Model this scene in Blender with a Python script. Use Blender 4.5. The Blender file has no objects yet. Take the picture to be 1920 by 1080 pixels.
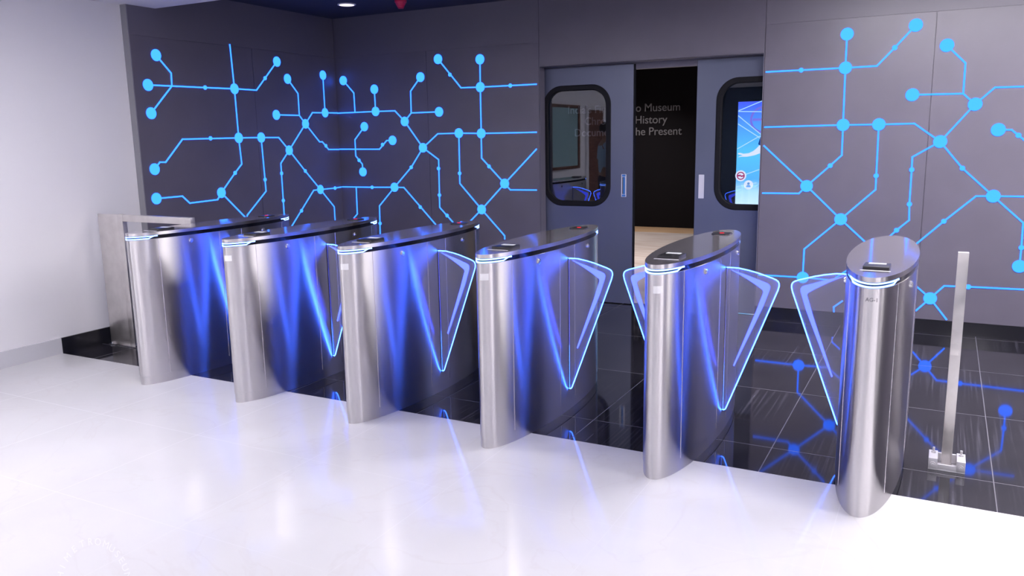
import bpy, bmesh, math, random
from mathutils import Vector, Matrix
R = random.Random(7)
PI = math.pi
sc = bpy.context.scene
COL = sc.collection

# ------------------------------------------------------------------ camera
F_PX, YAW, PITCH, ROLL, CAM_H = 1524.86, 0.4893, 0.1828, -0.0177, 1.5584
cam_d = bpy.data.cameras.new('camera'); cam = bpy.data.objects.new('camera', cam_d); COL.objects.link(cam)
cam_d.sensor_width = 36.0; cam_d.lens = F_PX * 36.0 / 1920.0; cam_d.clip_start = 0.05; cam_d.clip_end = 60
fw = Vector((-math.sin(YAW) * math.cos(PITCH), math.cos(YAW) * math.cos(PITCH), -math.sin(PITCH)))
r0 = Vector((math.cos(YAW), math.sin(YAW), 0)); u0 = r0.cross(fw)
rr = r0 * math.cos(ROLL) + u0 * math.sin(ROLL); uu = -r0 * math.sin(ROLL) + u0 * math.cos(ROLL)
m = Matrix((rr, uu, -fw)).transposed().to_4x4(); m.translation = Vector((0, 0, CAM_H))
cam.matrix_world = m
sc.camera = cam

# ------------------------------------------------------------------ world and view
w = bpy.data.worlds.new('world'); sc.world = w; w.use_nodes = True
w.node_tree.nodes['Background'].inputs[0].default_value = (0.75, 0.72, 0.9, 1)
w.node_tree.nodes['Background'].inputs[1].default_value = 0.02
sc.view_settings.view_transform = 'Standard'; sc.view_settings.look = 'None'
sc.view_settings.gamma = 1.0; sc.view_settings.use_curve_mapping = False
sc.view_settings.exposure = 0.0
sc.cycles.use_denoising = True
sc.cycles.max_bounces = 10; sc.cycles.glossy_bounces = 6; sc.cycles.transparent_max_bounces = 16
sc.cycles.sample_clamp_indirect = 6.0
sc.cycles.caustics_reflective = True

# light levels (lobby lamps and glowing parts; the dark ceiling panels are added)
PANEL_EMIT = 30.0        # square lobby ceiling panels and the added dark ceiling panels
PANEL_COL = (1.0, 0.95, 1.0)
WIRE_RGB = (0.09, 0.62, 4.8)
EDGE_RGB = (0.7, 2.8, 22.0)
LED_RGB = (1.1, 2.2, 8.0)
DOWN_W = 14.0

# key measures in metres
YW = 6.996      # face of the dark back wall
XL = -5.802     # face of the dark left wall
XWH = -5.87     # white wall
YB = 3.70       # joint of white and black floor
ZPAN = 2.417    # top of the wall panels
ZCW, ZCD = 2.645, 2.815   # white ceiling, dark ceiling
YCE = 4.786     # edge of the white ceiling
GX = [-4.579, -3.722, -2.852, -1.983, -1.103, -0.228]
GY, GA, GB = 4.12, 0.7207, 0.145
XR, YN = 5.0, -6.0        # right and near walls of the lobby
YFAR = 13.5

# ------------------------------------------------------------------ materials
def mat(name, color=(.5, .5, .5), rough=.5, metal=0.0, spec=.5, emit=None, estr=1.0, coat=0.0, aniso=None, nodes=None):
    m = bpy.data.materials.new(name); m.use_nodes = True
    nt = m.node_tree; b = nt.nodes['Principled BSDF']
    b.inputs['Base Color'].default_value = (*color, 1)
    b.inputs['Roughness'].default_value = rough
    b.inputs['Metallic'].default_value = metal
    b.inputs['Specular IOR Level'].default_value = spec
    b.inputs['Coat Weight'].default_value = coat
    if emit:
        b.inputs['Emission Color'].default_value = (*emit, 1); b.inputs['Emission Strength'].default_value = estr
    if nodes: nodes(nt, b)
    return m

def N(nt, t, **kw):
    n = nt.nodes.new(t)
    for k, v in kw.items(): setattr(n, k, v)
    return n

def emis(name, rgb):
    m = bpy.data.materials.new(name); m.use_nodes = True; nt = m.node_tree
    nt.nodes.clear(); e = N(nt, 'ShaderNodeEmission'); o = N(nt, 'ShaderNodeOutputMaterial')
    mx = max(rgb); e.inputs[0].default_value = (rgb[0]/mx, rgb[1]/mx, rgb[2]/mx, 1); e.inputs[1].default_value = mx
    nt.links.new(e.outputs[0], o.inputs[0]); return m

def noise_color(c1, c2, scale=6, detail=6, coord='Object', stretch=(1, 1, 1), rough=None, lo=.35, hi=.65, bump=0):
    def f(nt, b):
        tc = N(nt, 'ShaderNodeTexCoord'); mp = N(nt, 'ShaderNodeMapping'); mp.inputs['Scale'].default_value = stretch
        no = N(nt, 'ShaderNodeTexNoise'); no.inputs['Scale'].default_value = scale; no.inputs['Detail'].default_value = detail
        cr = N(nt, 'ShaderNodeValToRGB'); cr.color_ramp.elements[0].position = lo; cr.color_ramp.elements[1].position = hi
        cr.color_ramp.elements[0].color = (*c1, 1); cr.color_ramp.elements[1].color = (*c2, 1)
        L = nt.links.new
        L(tc.outputs[coord], mp.inputs[0]); L(mp.outputs[0], no.inputs[0]); L(no.outputs['Fac'], cr.inputs[0]); L(cr.outputs[0], b.inputs['Base Color'])
        if rough:
            mr = N(nt, 'ShaderNodeMapRange'); mr.inputs['To Min'].default_value = rough[0]; mr.inputs['To Max'].default_value = rough[1]
            mr.inputs['From Min'].default_value = lo; mr.inputs['From Max'].default_value = hi
            L(no.outputs['Fac'], mr.inputs[0]); L(mr.outputs[0], b.inputs['Roughness'])
        if bump:
            bp = N(nt, 'ShaderNodeBump'); bp.inputs['Strength'].default_value = bump; bp.inputs['Distance'].default_value = .002
            L(no.outputs['Fac'], bp.inputs['Height']); L(bp.outputs[0], b.inputs['Normal'])
    return f

def grid_floor(base1, base2, joint, pitch, ox, oy, jw, rough, vein=None, scuff=None):
    """glossy tiles with joints on a world grid"""
    def f(nt, b):
        L = nt.links.new
        tc = N(nt, 'ShaderNodeTexCoord'); sp = N(nt, 'ShaderNodeSeparateXYZ'); L(tc.outputs['Object'], sp.inputs[0])
        ms = []
        for ax, off in (('X', ox), ('Y', oy)):
            a = N(nt, 'ShaderNodeMath', operation='SUBTRACT'); a.inputs[1].default_value = off - 60 * pitch; L(sp.outputs[ax], a.inputs[0])
            d = N(nt, 'ShaderNodeMath', operation='PINGPONG'); d.inputs[1].default_value = pitch / 2; L(a.outputs[0], d.inputs[0])
            l = N(nt, 'ShaderNodeMath', operation='LESS_THAN'); l.inputs[1].default_value = jw / 2; L(d.outputs[0], l.inputs[0]); ms.append(l)
        mxm = N(nt, 'ShaderNodeMath', operation='MAXIMUM'); L(ms[0].outputs[0], mxm.inputs[0]); L(ms[1].outputs[0], mxm.inputs[1])
        no = N(nt, 'ShaderNodeTexNoise'); no.inputs['Scale'].default_value = 2.2; no.inputs['Detail'].default_value = 8
        L(tc.outputs['Object'], no.inputs[0])
        cr = N(nt, 'ShaderNodeValToRGB'); cr.color_ramp.elements[0].position = .35; cr.color_ramp.elements[1].position = .7
        cr.color_ramp.elements[0].color = (*base1, 1); cr.color_ramp.elements[1].color = (*base2, 1); L(no.outputs['Fac'], cr.inputs[0])
        out = cr.outputs[0]; rfac = None
        if vein:
            wv = N(nt, 'ShaderNodeTexNoise'); wv.inputs['Scale'].default_value = 1.3; wv.inputs['Detail'].default_value = 5; wv.inputs['Distortion'].default_value = 1.2
            L(tc.outputs['Object'], wv.inputs[0])
            ab = N(nt, 'ShaderNodeMath', operation='SUBTRACT'); ab.inputs[1].default_value = .5; L(wv.outputs['Fac'], ab.inputs[0])
            a2 = N(nt, 'ShaderNodeMath', operation='ABSOLUTE'); L(ab.outputs[0], a2.inputs[0])
            mr = N(nt, 'ShaderNodeMapRange'); mr.inputs['From Max'].default_value = .012; mr.inputs['To Min'].default_value = .6; mr.inputs['To Max'].default_value = 0; L(a2.outputs[0], mr.inputs[0])
            mx = N(nt, 'ShaderNodeMix', data_type='RGBA'); L(mr.outputs[0], mx.inputs[0]); L(out, mx.inputs[6]); mx.inputs[7].default_value = (*vein, 1); out = mx.outputs[2]
        if scuff:
            # fine streaks of dried mop water along the lanes plus dust patches
            mp = N(nt, 'ShaderNodeMapping'); mp.inputs['Scale'].default_value = (70, 1.2, 1); mp.inputs['Rotation'].default_value = (0, 0, .25); L(tc.outputs['Object'], mp.inputs[0])
            s1 = N(nt, 'ShaderNodeTexNoise'); s1.inputs['Scale'].default_value = 1; s1.inputs['Detail'].default_value = 4; L(mp.outputs[0], s1.inputs[0])
            s2 = N(nt, 'ShaderNodeTexNoise'); s2.inputs['Scale'].default_value = 1.7; s2.inputs['Detail'].default_value = 6; L(tc.outputs['Object'], s2.inputs[0])
            m1 = N(nt, 'ShaderNodeMapRange'); m1.inputs['From Min'].default_value = .5; m1.inputs['From Max'].default_value = .75; L(s1.outputs['Fac'], m1.inputs[0])
            m2 = N(nt, 'ShaderNodeMapRange'); m2.inputs['From Min'].default_value = .42; m2.inputs['From Max'].default_value = .7; L(s2.outputs['Fac'], m2.inputs[0])
            mm = N(nt, 'ShaderNodeMath', operation='MULTIPLY'); L(m1.outputs[0], mm.inputs[0]); L(m2.outputs[0], mm.inputs[1])
            mx = N(nt, 'ShaderNodeMix', data_type='RGBA'); L(mm.outputs[0], mx.inputs[0]); L(out, mx.inputs[6]); mx.inputs[7].default_value = (*scuff, 1); out = mx.outputs[2]
            rfac = mm.outputs[0]
        mj = N(nt, 'ShaderNodeMix', data_type='RGBA'); L(mxm.outputs[0], mj.inputs[0]); L(out, mj.inputs[6]); mj.inputs[7].default_value = (*joint, 1)
        L(mj.outputs[2], b.inputs['Base Color'])
        rj = N(nt, 'ShaderNodeMapRange'); rj.inputs['To Min'].default_value = rough; rj.inputs['To Max'].default_value = .5
        if rfac:
            ad = N(nt, 'ShaderNodeMath', operation='MULTIPLY_ADD'); L(rfac, ad.inputs[0]); ad.inputs[1].default_value = .12; L(mxm.outputs[0], ad.inputs[2]); ad.use_clamp = True
            L(ad.outputs[0], rj.inputs[0])
        else: L(mxm.outputs[0], rj.inputs[0])
        L(rj.outputs[0], b.inputs['Roughness'])
    return f

def brushed(rough=.3, an=.75, rot=0.0, tangent_axis='Z'):
    def f(nt, b):
        L = nt.links.new
        tg = N(nt, 'ShaderNodeTangent', direction_type='RADIAL', axis=tangent_axis); L(tg.outputs[0], b.inputs['Tangent'])
        b.inputs['Anisotropic'].default_value = an; b.inputs['Anisotropic Rotation'].default_value = rot
        b.inputs['Roughness'].default_value = rough
    return f

def acrylic():
    m = bpy.data.materials.new('clear_acrylic'); m.use_nodes = True; nt = m.node_tree; nt.nodes.clear(); L = nt.links.new
    o = N(nt, 'ShaderNodeOutputMaterial'); tr = N(nt, 'ShaderNodeBsdfTransparent'); tr.inputs[0].default_value = (.93, .93, .97, 1)
    gl = N(nt, 'ShaderNodeBsdfGlossy'); gl.inputs['Roughness'].default_value = .03
    df = N(nt, 'ShaderNodeBsdfDiffuse'); df.inputs[0].default_value = (.75, .75, .95, 1); tl = N(nt, 'ShaderNodeBsdfTranslucent'); tl.inputs[0].default_value = (.75, .75, .95, 1)
    ad = N(nt, 'ShaderNodeMixShader'); ad.inputs[0].default_value = .5; L(df.outputs[0], ad.inputs[1]); L(tl.outputs[0], ad.inputs[2])
    m1 = N(nt, 'ShaderNodeMixShader'); m1.inputs[0].default_value = .11; L(tr.outputs[0], m1.inputs[1]); L(ad.outputs[0], m1.inputs[2])
    fr = N(nt, 'ShaderNodeFresnel'); fr.inputs[0].default_value = 1.45; m2 = N(nt, 'ShaderNodeMixShader')
    L(fr.outputs[0], m2.inputs[0]); L(m1.outputs[0], m2.inputs[1]); L(gl.outputs[0], m2.inputs[2]); L(m2.outputs[0], o.inputs[0]); return m

def pane_glass(name='window_glass', ior=1.9, tint=(.62, .66, .75)):
    m = bpy.data.materials.new(name); m.use_nodes = True; nt = m.node_tree; nt.nodes.clear(); L = nt.links.new
    o = N(nt, 'ShaderNodeOutputMaterial'); tr = N(nt, 'ShaderNodeBsdfTransparent'); tr.inputs[0].default_value = (*tint, 1)
    gl = N(nt, 'ShaderNodeBsdfGlossy'); gl.inputs['Roughness'].default_value = .0
    fr = N(nt, 'ShaderNodeFresnel'); fr.inputs[0].default_value = ior; m2 = N(nt, 'ShaderNodeMixShader')
    L(fr.outputs[0], m2.inputs[0]); L(tr.outputs[0], m2.inputs[1]); L(gl.outputs[0], m2.inputs[2]); L(m2.outputs[0], o.inputs[0]); return m

M = {}
M['white_wall'] = mat('white_paint', (.85, .84, .87), .5)
M['white_ceil'] = mat('white_ceiling', (.78, .76, .82), .7)
M['dark_ceil'] = mat('dark_ceiling', (.035, .03, .05), .6)
M['lam'] = mat('dark_laminate', (.122, .11, .15), .40, spec=1.0, nodes=noise_color((.116, .104, .142), (.13, .117, .158), 3, 5))
M['lam2'] = mat('dark_laminate_upper', (.132, .12, .16), .45, spec=1.0)
M['lam_grey'] = mat('grey_edge_laminate', (.28, .28, .31), .5)
M['reveal'] = mat('door_reveal', (.16, .15, .2), .45)
M['black_skirt'] = mat('black_skirting', (.015, .015, .02), .12)
M['white_skirt'] = mat('pale_skirting', (.62, .62, .66), .25)
M['white_floor'] = mat('white_marble_tiles', rough=.08, spec=.3, nodes=grid_floor((.655, .655, .665), (.69, .69, .70), (.62, .62, .635), .8, -.3, YB, .003, .10, vein=(.645, .635, .64)))
M['black_floor'] = mat('black_polished_tiles', rough=.06, nodes=grid_floor((.010, .010, .014), (.022, .021, .028), (.14, .135, .16), .965, .285, 4.03, .0045, .05, scuff=(.10, .097, .125)))
M['marble'] = mat('cream_marble', (.7, .6, .52), .15, nodes=noise_color((.56, .47, .44), (.70, .63, .61), 1.6, 8, stretch=(1, 4, 1)))
M['tan'] = mat('tan_stone', (.5, .33, .2), .3, nodes=noise_color((.45, .28, .16), (.6, .42, .28), 3, 6, stretch=(1, 6, 1)))
M['black'] = mat('matte_black', (.012, .010, .016), .7)
M['steel'] = mat('brushed_steel', (.66, .64, .65), .3, 1.0, nodes=brushed(.28, 1.0, .25))
M['steel_box'] = mat('satin_steel', (.58, .55, .53), .32, .9, nodes=noise_color((.66, .63, .61), (.78, .75, .73), 8, 6, rough=(.28, .42)))
M['lid'] = mat('mirror_steel_lid', (.60, .57, .63), .09, .82)
M['chrome'] = mat('chrome', (.8, .8, .82), .12, 1.0)
M['seam'] = mat('bright_folded_edge', (.85, .8, .85), .25, 1.0)
M['band'] = mat('black_band', (.006, .006, .01), .12)
M['plastic'] = mat('black_plastic', (.02, .02, .024), .3)
M['slot'] = mat('dark_slot', (.01, .01, .02), .5)
M['screen'] = mat('reader_screen', (.6, .6, .62), .25, emit=(.75, .78, .85), estr=.35)
M['red'] = emis('red_scanner_light', (1.4, .05, .08))
M['sticker'] = mat('white_sticker', (.92, .92, .93), .5)
M['ink'] = mat('grey_ink', (.25, .24, .26), .5)
M['wire'] = emis('blue_light_line', WIRE_RGB)
M['edge'] = emis('lit_acrylic_edge', EDGE_RGB)
M['led'] = emis('led_strip', LED_RGB)
M['chev'] = mat('frosted_blue_chevron', (.05, .06, .2), .5, emit=(.055, .085, 1.0), estr=4.2)
M['acrylic'] = acrylic()
M['pane'] = pane_glass()
M['door_steel'] = mat('painted_door_steel', (.16, .17, .27), .3, .35, nodes=noise_color((.105, .12, .185), (.135, .15, .22), 1.6, 2, lo=.2, hi=.8, rough=(.27, .36)))
M['rubber'] = mat('black_rubber', (.006, .006, .009), .6, spec=.25)
M['bracket'] = mat('bright_zinc', (.78, .77, .8), .38, .5)
M['near_wall'] = mat('blue_grey_wall', (.06, .10, .17), .5)
M['ink_black'] = mat('exhibit_black', (.006, .005, .008), .8, spec=.2)
M['blue_film'] = mat('blue_protective_film', (.05, .22, .62), .4)
M['letters'] = mat('grey_wall_letters', (.19, .19, .22), .6)
M['lamp'] = emis('ceiling_lamp_diffuser', tuple(c * PANEL_EMIT for c in PANEL_COL))
M['downlamp'] = emis('downlight_diffuser', (1.2, 1.1, 1.3))
M['redpaint'] = mat('red_plastic', (.65, .02, .09), .35)
M['frame_w'] = mat('white_frame', (.75, .75, .78), .4)
M['wood'] = mat('brown_wood', (.16, .07, .045), .4, nodes=noise_color((.10, .04, .025), (.2, .09, .055), 2, 5, stretch=(2, 2, 12)))
M['frost'] = mat('teal_frosted_glass', (.30, .46, .48), .3)
M['projected_print'] = mat('projected_light_letters', (.745, .755, .775), .2, spec=.3)  # projector light put into a paler floor colour

# ------------------------------------------------------------------ mesh helpers
def mesh_obj(name, bm, material, parent=None, smooth=False, angle=35):
    me = bpy.data.meshes.new(name); bm.normal_update(); bm.to_mesh(me); bm.free()
    for mm in (material if isinstance(material, (list, tuple)) else [material]): me.materials.append(mm)
    if smooth:
        me.shade_smooth(); me.set_sharp_from_angle(angle=math.radians(angle))
    o = bpy.data.objects.new(name, me); COL.objects.link(o)
    if parent: o.parent = parent
    return o

def box(bm, x0, x1, y0, y1, z0, z1, bev=0, mi=0):
    r = bmesh.ops.create_cube(bm, size=1)
    vs = r['verts']
    for v in vs: v.co = Vector(((x0 + x1) / 2 + v.co.x * (x1 - x0), (y0 + y1) / 2 + v.co.y * (y1 - y0), (z0 + z1) / 2 + v.co.z * (z1 - z0)))
    fs = set(f for v in vs for f in v.link_faces)
    for f in fs: f.material_index = mi
    if bev:
        es = list(set(e for v in vs for e in v.link_edges))
        bmesh.ops.bevel(bm, geom=es, offset=bev, segments=2, affect='EDGES', profile=.6)

def boxes(name, lst, material, parent=None, bev=0):
    bm = bmesh.new()
    for b in lst: box(bm, *b, bev=bev)
    return mesh_obj(name, bm, material, parent, smooth=bool(bev))

def cyl(bm, c, r, h, axis='Z', n=32, r2=None):
    rot = {'Z': Matrix(), 'X': Matrix.Rotation(PI / 2, 4, 'Y'), 'Y': Matrix.Rotation(PI / 2, 4, 'X')}[axis]
    bmesh.ops.create_cone(bm, cap_ends=True, segments=n, radius1=r, radius2=r if r2 is None else r2, depth=h, matrix=Matrix.Translation(c) @ rot)

def prism(bm, pts, z0, z1):
    """closed outline pts (x, y) extruded from z0 to z1"""
    a = [bm.verts.new((x, y, z0)) for x, y in pts]; b = [bm.verts.new((x, y, z1)) for x, y in pts]
    n = len(pts)
    for i in range(n): bm.faces.new((a[i], a[(i + 1) % n], b[(i + 1) % n], b[i]))
    bm.faces.new(list(reversed(a))); bm.faces.new(b)

def tube(bm, pts, r, closed=False, n=8):
    """round tube along a 3-D polyline"""
    P = [Vector(p) for p in pts]; rings = []; L = len(P)
    for i in range(L):
        a = P[(i - 1) % L] if (closed or i > 0) else P[i]; b = P[(i + 1) % L] if (closed or i < L - 1) else P[i]
        t = (b - a).normalized(); ref = Vector((0, 1, 0)) if abs(t.y) < .9 else Vector((0, 0, 1))
        u = t.cross(ref).normalized(); v = t.cross(u)
        rings.append([bm.verts.new(P[i] + u * (r * math.cos(2 * PI * k / n)) + v * (r * math.sin(2 * PI * k / n))) for k in range(n)])
    for i in range(L if closed else L - 1):
        A, B = rings[i], rings[(i + 1) % L]
        for k in range(n): bm.faces.new((A[k], A[(k + 1) % n], B[(k + 1) % n], B[k]))
    if not closed:
        bm.faces.new(list(reversed(rings[0]))); bm.faces.new(rings[-1])
    bmesh.ops.recalc_face_normals(bm, faces=bm.faces)

def curve_mesh(splines, ext=.002, bevel=0.0):
    """flat shape (first outline, further ones holes) in XY, thick along Z; returns mesh"""
    cu = bpy.data.curves.new('tmp', 'CURVE'); cu.dimensions = '2D'; cu.fill_mode = 'BOTH'; cu.extrude = ext; cu.bevel_depth = bevel; cu.bevel_resolution = 2
    for pts in splines:
        s = cu.splines.new('POLY'); s.points.add(len(pts) - 1)
        for p, q in zip(s.points, pts): p.co = (q[0], q[1], 0, 1)
        s.use_cyclic_u = True
    o = bpy.data.objects.new('tmp', cu); COL.objects.link(o)
    me = bpy.data.meshes.new_from_object(o.evaluated_get(bpy.context.evaluated_depsgraph_get()))
    bpy.data.objects.remove(o); bpy.data.curves.remove(cu); return me

def text_mesh(s, size, ext=.001, align='CENTER', offset=0.0):
    cu = bpy.data.curves.new('tmp', 'FONT'); cu.body = s; cu.size = size; cu.extrude = ext; cu.align_x = align; cu.offset = offset
    o = bpy.data.objects.new('tmp', cu); COL.objects.link(o)
    me = bpy.data.meshes.new_from_object(o.evaluated_get(bpy.context.evaluated_depsgraph_get()))
    bpy.data.objects.remove(o); bpy.data.curves.remove(cu); return me

def put(name, me, material, mw=None, parent=None):
    me.materials.clear(); me.materials.append(material); me.name = name
    o = bpy.data.objects.new(name, me); COL.objects.link(o)
    if mw is not None: me.transform(mw)
    if parent: o.parent = parent
    return o

FRONT = Matrix.Rotation(PI / 2, 4, 'X')      # shape drawn in XY stands up in XZ, facing -Y

def rrect(x0, x1, y0, y1, r, n=8):
    pts = []
    for cx, cy, a in ((x1 - r, y1 - r, 0), (x0 + r, y1 - r, 90), (x0 + r, y0 + r, 180), (x1 - r, y0 + r, 270)):
        for k in range(n + 1):
            t = math.radians(a + 90 * k / n); pts.append((cx + r * math.cos(t), cy + r * math.sin(t)))
    return pts

def struct(o): o['kind'] = 'structure'; return o
def tag(o, label, cat, group=None):
    o['label'] = label; o['category'] = cat
    if group: o['group'] = group
    return o
def empty(name, loc=(0, 0, 0)):
    o = bpy.data.objects.new(name, None); COL.objects.link(o); o.location = loc; o.empty_display_size = .1; return o

LAMPS = [(x, y) for x in (-4.2, -1.8, .6, 3.0) for y in (-3.4, -1.2)] + [(-4.2, 1.0), (-3.9, 2.8), (1.2, 3.2), (3.0, 3.2)]
LEFT_WALL_ART = {"nodes": [(4.75, 2.275), (4.645, 2.032), (4.65, 1.807), (5.569, 2.041), (6.135, 2.321), (6.266, 2.166), (6.079, 1.816), (6.793, 2.231), (6.793, 1.849), (6.484, 1.733), (5.575, 1.6), (5.857, 1.601), (6.224, 1.473), (4.631, 1.353), (4.621, 1.111), (5.317, 1.113), (6.65, 1.058)],
 "dots": [(5.231, 2.037), (5.963, 2.156), (5.244, 1.599), (5.498, 1.283), (5.868, 1.202), (6.096, 1.251), (6.094, 0.984), (6.437, 1.26), (6.883, 1.058), (6.345, 0.861), (6.776, 1.508)],
 "lines": [[(4.75, 2.275), (4.885, 2.139), (4.88, 2.034), (4.65, 1.807)], [(4.645, 2.032), (4.88, 2.034), (5.231, 2.037), (5.569, 2.041), (5.842, 2.04), (5.963, 2.156), (6.135, 2.321)], [(5.555, 2.428), (5.569, 2.041), (5.575, 1.6), (5.588, 1.361), (5.498, 1.283), (5.317, 1.113)], [(4.631, 1.353), (4.689, 1.408), (4.747, 1.406), (4.94, 1.594), (5.575, 1.6), (5.857, 1.601), (6.091, 1.599), (6.224, 1.473)], [(5.857, 1.601), (5.871, 1.091), (5.609, 0.884), (5.572, 0.785)], [(5.317, 1.113), (5.58, 0.866)], [(4.621, 1.111), (4.886, 1.112), (4.957, 1.047), (5.268, 1.054), (5.317, 1.113)], [(6.266, 2.166), (6.403, 2.03), (6.402, 1.816), (6.484, 1.733)], [(6.079, 1.816), (6.402, 1.816)], [(6.793, 2.231), (6.793, 1.849)], [(6.484, 1.733), (6.598, 1.846), (6.793, 1.849), (6.995, 1.85)], [(6.484, 1.733), (6.224, 1.473)], [(6.484, 1.733), (6.681, 1.55), (6.725, 1.55), (6.817, 1.469), (6.983, 1.466)], [(6.224, 1.473), (6.096, 1.349), (6.094, 0.818), (6.09, 0.688)], [(6.224, 1.473), (6.437, 1.26), (6.65, 1.058)], [(6.65, 1.058), (6.546, 1.056), (6.209, 0.737), (6.081, 0.623)], [(6.65, 1.058), (6.883, 1.058), (6.988, 1.063)], [(6.65, 1.058), (6.855, 0.859), (6.855, 0.605)]]}
BACK_WALL_ART = {"nodes": [(-5.7, 2.182), (-5.299, 2.076), (-4.721, 2.17), (-4.505, 2.332), (-4.029, 2.302), (-4.032, 2.043), (-5.296, 1.851), (-4.933, 1.74), (-4.513, 1.824), (-5.452, 1.699), (-5.096, 1.552), (-5.5, 1.227), (-4.721, 1.473), (-4.289, 1.611), (-4.034, 1.604), (-5.097, 1.069), (-3.785, 1.121), (-4.05, 0.863)],
 "dots": [(-4.372, 2.176), (-3.704, 2.043), (-5.226, 1.51), (-5.544, 1.349), (-4.875, 1.276), (-4.541, 1.264), (-4.541, 0.997), (-4.293, 1.217), (-3.955, 1.286), (-5.388, 1.065), (-4.781, 0.869), (-4.457, 0.791), (-5.305, 0.683)],
 "lines": [[(-5.803, 1.848), (-5.296, 1.851), (-5.05, 1.85), (-4.933, 1.74)], [(-5.7, 2.182), (-5.568, 2.049), (-5.566, 1.85)], [(-5.299, 2.076), (-5.296, 1.851)], [(-4.721, 2.17), (-4.846, 2.038), (-4.849, 1.823), (-4.933, 1.74)], [(-4.849, 1.823), (-4.513, 1.824)], [(-4.933, 1.74), (-4.721, 1.473)], [(-5.795, 1.468), (-5.268, 1.463), (-5.171, 1.551), (-5.096, 1.552)], [(-5.452, 1.699), (-5.585, 1.566), (-5.585, 1.395), (-5.503, 1.308), (-5.5, 1.227)], [(-4.721, 1.473), (-4.537, 1.609), (-4.289, 1.611), (-4.034, 1.604), (-3.435, 1.604)], [(-4.721, 1.473), (-4.537, 1.353), (-4.541, 0.997), (-4.543, 0.871), (-4.4, 0.735), (-4.32, 0.656)], [(-4.721, 1.473), (-4.875, 1.276), (-5.097, 1.069)], [(-5.788, 1.065), (-5.388, 1.065), (-5.097, 1.069), (-4.978, 1.068), (-4.613, 0.708), (-4.529, 0.626)], [(-5.601, 1.062), (-5.605, 0.775), (-5.658, 0.726)], [(-5.097, 1.069), (-5.303, 0.869), (-5.312, 0.515)], [(-4.505, 2.332), (-4.25, 2.046), (-4.032, 2.043), (-3.429, 2.043)], [(-4.029, 2.302), (-4.032, 2.043), (-4.034, 1.604), (-4.036, 1.366), (-3.785, 1.121), (-3.724, 1.061), (-3.442, 1.063)], [(-3.785, 1.121), (-3.437, 1.447)], [(-4.289, 1.611), (-4.294, 1.116), (-4.05, 0.863)], [(-3.785, 1.121), (-4.05, 0.863), (-4.189, 0.738), (-4.322, 0.601)], [(-4.05, 0.863), (-3.796, 0.611), (-3.796, 0.579)]]}
RIGHT_WALL_ART = {"nodes": [(-0.752, 2.3), (-0.277, 2.33), (-0.751, 2.047), (-0.745, 1.611), (-0.487, 1.609), (-0.996, 1.13), (-0.724, 0.868), (-0.992, 0.377), (-0.061, 2.171), (-0.268, 1.824), (0.152, 1.74), (-0.057, 1.473), (0.319, 1.071), (0.313, 1.553), (0.526, 0.558), (-0.043, 0.273)],
 "dots": [(-1.079, 2.047), (-0.41, 2.177), (-0.824, 1.294), (-0.483, 1.216), (-0.236, 1.263), (-0.235, 1.0), (-0.312, 0.795), (0.104, 1.275), (0.009, 0.875), (0.527, 0.697), (0.442, 1.511), (0.209, 0.382)],
 "lines": [[(-1.35, 2.047), (-1.079, 2.047), (-0.751, 2.047), (-0.527, 2.049), (-0.41, 2.177), (-0.277, 2.33)], [(-0.752, 2.3), (-0.751, 2.047), (-0.745, 1.611), (-0.742, 1.376), (-0.824, 1.294), (-0.996, 1.13), (-1.053, 1.069), (-1.341, 1.067)], [(-1.346, 1.456), (-0.996, 1.13), (-0.724, 0.868), (-0.553, 0.712), (-0.359, 0.528), (-0.332, 0.267), (-0.165, 0.137)], [(-1.345, 1.607), (-0.745, 1.611), (-0.487, 1.609), (-0.24, 1.61), (-0.057, 1.473)], [(-0.487, 1.609), (-0.481, 1.108), (-0.724, 0.868)], [(-0.724, 0.868), (-0.991, 0.613), (-0.992, 0.377)], [(-1.347, 0.375), (-0.992, 0.377), (-0.761, 0.368), (-0.681, 0.436), (-0.532, 0.542)], [(-0.676, 0.202), (-0.739, 0.147), (-0.736, 0.108)], [(-0.061, 2.171), (0.068, 2.037), (0.07, 1.819), (0.152, 1.74)], [(-0.268, 1.824), (0.07, 1.819)], [(0.152, 1.74), (0.269, 1.855), (0.556, 1.853)], [(0.152, 1.74), (-0.057, 1.473)], [(-0.057, 1.473), (-0.238, 1.359), (-0.236, 1.263), (-0.235, 1.0), (-0.229, 0.876), (-0.312, 0.795), (-0.411, 0.686)], [(-0.057, 1.473), (0.104, 1.275), (0.319, 1.071), (0.523, 0.88), (0.527, 0.697), (0.526, 0.558)], [(0.319, 1.071), (0.622, 1.072)], [(0.319, 1.071), (0.208, 1.069), (0.009, 0.875), (-0.16, 0.701), (-0.359, 0.528)], [(0.313, 1.553), (0.397, 1.551), (0.442, 1.511), (0.509, 1.451), (0.59, 1.45)], [(-0.043, 0.273), (0.046, 0.377), (0.209, 0.382), (0.68, 0.388)], [(-0.043, 0.273), (0.08, 0.116)], [(-0.043, 0.273), (-0.148, 0.364), (-0.225, 0.418)], [(-0.043, 0.273), (-0.135, 0.168)]]}
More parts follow.
